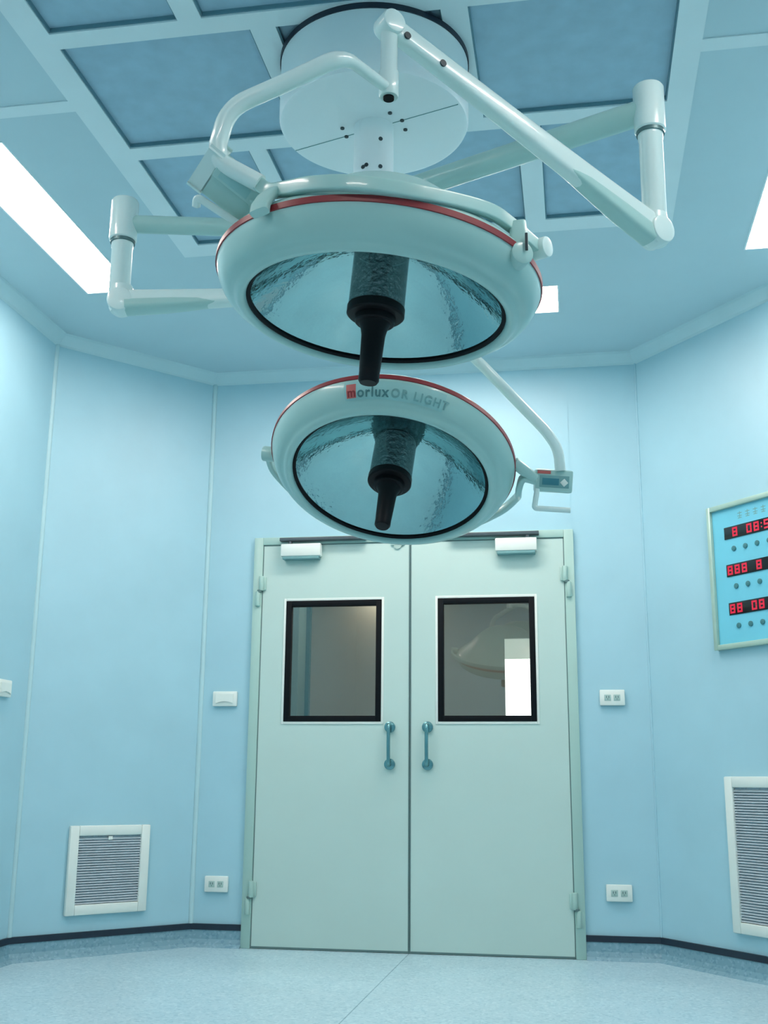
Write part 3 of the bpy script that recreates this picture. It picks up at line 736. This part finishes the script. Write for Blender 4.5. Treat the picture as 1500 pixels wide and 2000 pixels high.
bm = B(); box(bm, (-w_+0.022, 0.013, 0.0095), (w_-0.030, h_-0.010, 0.0105), Mx, bev=0.0003); finish(bm, 'glass_window', M_BAND, blk)
bm = B(); box(bm, (-w_+0.002, -h_+0.004, -0.048), (-w_-0.020, h_+0.006, 0.0), Mx, bev=0.008); finish(bm, 'box_end', M_LAMPW, cb)
bm = B(); sweep(bm, fillet([(-0.690, 2.185, 2.100), (-0.690, 2.198, 2.052), (-0.683, 2.190, 2.048), (-0.790, 2.134, 2.112), (-0.797, 2.150, 2.098)], 0.010, 5), (0.0085, 0.0085), None, 14, 3); finish(bm, 'handle_rail', M_LAMPW, cb)
dome(l1, C1, N1, (1, 0, 0))

# ---- far lamp
N2 = Vector((0.055, 0.411, 0.910)).normalized(); C2 = Vector((-0.546, 3.286, 1.764))
l2 = empty('surgical_lamp', (HUB.x, HUB.y, 2.60), 'far surgical lamp facing the camera, hanging just above the double door', 'surgical lamp', 'ceiling surgical lamps')
post_set(l2, (-1.388, 3.095), 2.683, 2.540, 2.360, 2.600, 0.029)
J2 = Vector((-1.378, 3.090, 2.325)); E2 = Vector((-0.50, 3.30, 2.400))
sa, d2, up2 = spring_arm(l2, J2, E2, 0.034, 0.036, 0.022, 0.020, (J2-E2).cross(Vector((0, 0, 1))))
s_ = d2.cross(up2).normalized()
bm = B(); cyl(bm, E2-s_*0.028, E2+s_*0.028, 0.031, seg=32, bev=0.006); lathe(bm, [(0, 2.205), (0.0235, 2.207), (0.0235, 2.27), (0.0205, 2.274), (0.0205, 2.40), (0, 2.40)], Matrix.Translation((E2.x, E2.y, 0)), 32)
finish(bm, 'suspension_rod', M_LAMPW, l2)
fork_tube(l2, [(-0.50, 3.30, 2.230), (-0.385, 3.275, 2.242), (-0.275, 3.270, 2.143), (-0.062, 3.332, 1.912), (-0.030, 3.352, 1.862), (-0.026, 3.372, 1.800)], (0.0165, 0.0165), 0.055)
cb, Mx, w_, h_ = control_box(l2, (-0.100, 3.352, 1.804), (0.014, 3.374, 1.797), (0.009, 3.389, 1.731), (-0.103, 3.369, 1.735), 0.055)
bm = B(); box(bm, (-w_+0.012, -h_+0.014, -0.001), (w_-0.012, h_-0.018, 0.0015), Mx, bev=0.0007); fp = finish(bm, 'key_pad', M_INKL, cb)
bm = B(); box(bm, (-w_+0.020, -0.013, 0.001), (0.014, 0.008, 0.0025), Mx, bev=0.0005); finish(bm, 'display_window', M_LCD, fp)
bm = B(); box(bm, (-0.009, -0.009, 0.001), (0.009, 0.009, 0.003), Mx @ Matrix.Translation((0.030, -0.004, 0)) @ Matrix.Rotation(PI/4, 4, 'Z'), bev=0.0006); finish(bm, 'diamond_key', M_WHITE, fp)
bm = B(); box(bm, (-w_+0.004, h_-0.014, -0.001), (-w_+0.045, h_-0.004, 0.0012), Mx); finish(bm, 'red_label', M_INKR, cb, smooth=False)
bm = B(); sweep(bm, fillet([(-0.098, 3.375, 1.745), (-0.108, 3.380, 1.690), (-0.104, 3.380, 1.684), (0.000, 3.400, 1.679)], 0.012, 5), (0.0085, 0.0085), None, 14, 3); finish(bm, 'handle_rail', M_LAMPW, cb)
v2 = (Vector((0, 1, 0))-N2*N2.y).normalized(); u2 = v2.cross(N2)
def L2(e1, e2, h): return C2+u2*e1+v2*e2+N2*h
rp = [(-0.100, 3.372, 1.772), (-0.140, 3.360, 1.776), (-0.157, 3.395, 1.745)] + [tuple(L2(*q)) for q in ((0.380, 0.190, 0.100), (0.318, 0.278, 0.106), (0.19, 0.374, 0.112), (0, 0.418, 0.114), (-0.19, 0.372, 0.112), (-0.33, 0.255, 0.108), (-0.405, 0.10, 0.104), (-0.410, 0.0, 0.10))]
pth = catmull(rp, 6)
bm = B(); sweep(bm, pth, (0.010, 0.0155), tuple(N2), 20, 3.5); yk = finish(bm, 'fork_ring', M_LAMPG, l2, angle=50)
bm = B(); cyl(bm, L2(0.375, 0.0, 0.085), Vector((-0.105, 3.368, 1.775)), 0.018, seg=24, bev=0.003); finish(bm, 'pivot_knob', M_LAMPG, yk)
bm = B(); cyl(bm, L2(-0.370, 0.0, 0.095), L2(-0.425, 0, 0.100), 0.024, seg=24, bev=0.004); finish(bm, 'pivot_knob', M_LAMPG, yk)
hd, HM = dome(l2, C2, N2, (1, 0, 0))

# printed label round the side of the far lamp head
def prof_r(z):
    P = [p for p in PROF_BODY if 0.004 <= p[1] <= 0.066][3:]
    P = [(0.334, 0.004), (0.345, 0.006), (0.358, 0.014), (0.370, 0.030), (0.378, 0.050), (0.381, 0.066)]
    for (ra, za), (rb, zb) in zip(P, P[1:]):
        if za <= z <= zb: return ra+(rb-ra)*(z-za)/(zb-za)
    return P[-1][0] if z > P[-1][1] else P[0][0]
def arc_r(t):
    """arc-length-like parameter 0..1 along the flank -> (r, z)"""
    P = [(0.345, 0.006), (0.358, 0.014), (0.370, 0.030), (0.378, 0.050), (0.381, 0.066)]
    t = max(0, min(0.9999, t))*(len(P)-1); k = int(t); f_ = t-k
    return P[k][0]*(1-f_)+P[k+1][0]*f_, P[k][1]*(1-f_)+P[k+1][1]*f_
def on_side(ang, t, off):
    r, z = arc_r(t); r += off*0.8; z -= off*0.6
    return HM @ Vector((r*math.cos(ang), r*math.sin(ang), z))
def side_patch(bm, a0, a1, t0, t1, off=0.0012, n=24):
    g = [[bm.verts.new(on_side(a0+(a1-a0)*i/n, t0+(t1-t0)*j/4, off)) for j in range(5)] for i in range(n+1)]
    for i in range(n):
        for j in range(4): bm.faces.new((g[i][j], g[i+1][j], g[i+1][j+1], g[i][j+1]))
def side_text(txt, a0, t0, size, m, name, spacing=1.0):
    cu = bpy.data.curves.new('txt', 'FONT'); cu.body = txt; cu.size = size; cu.space_character = spacing; cu.offset = 0.0008
    ob = bpy.data.objects.new('txt', cu); COL.objects.link(ob)
    dg = bpy.context.evaluated_depsgraph_get(); dg.update()
    me = bpy.data.meshes.new_from_object(ob.evaluated_get(dg))
    bm = B(); bm.from_mesh(me)
    bmesh.ops.subdivide_edges(bm, edges=[e for e in bm.edges if e.calc_length() > 0.012], cuts=2)
    for v in bm.verts:
        ang = a0 + v.co.x/0.375
        v.co = on_side(ang, t0 + v.co.y/0.072, 0.0024)
    o = finish(bm, name, m, hd, smooth=False)
    bpy.data.objects.remove(ob); bpy.data.curves.remove(cu); bpy.data.meshes.remove(me)
    return o
bm = B(); side_patch(bm, math.radians(-103), math.radians(-57), 0.14, 0.86, 0.0010, 40); lb = finish(bm, 'label_strip', M_BAND, hd)
bm = B(); side_patch(bm, math.radians(-102), math.radians(-97.5), 0.25, 0.75, 0.0018, 6); finish(bm, 'red_mark', M_INKR, hd)
side_text('m', math.radians(-101.6), 0.30, 0.034, M_RED, 'red_letter')
side_text('orlux', math.radians(-96.9), 0.27, 0.038, M_INK, 'brand_letters', 1.15)
side_text('OR LIGHT', math.radians(-81.5), 0.28, 0.032, M_INKL, 'model_letters', 1.25)
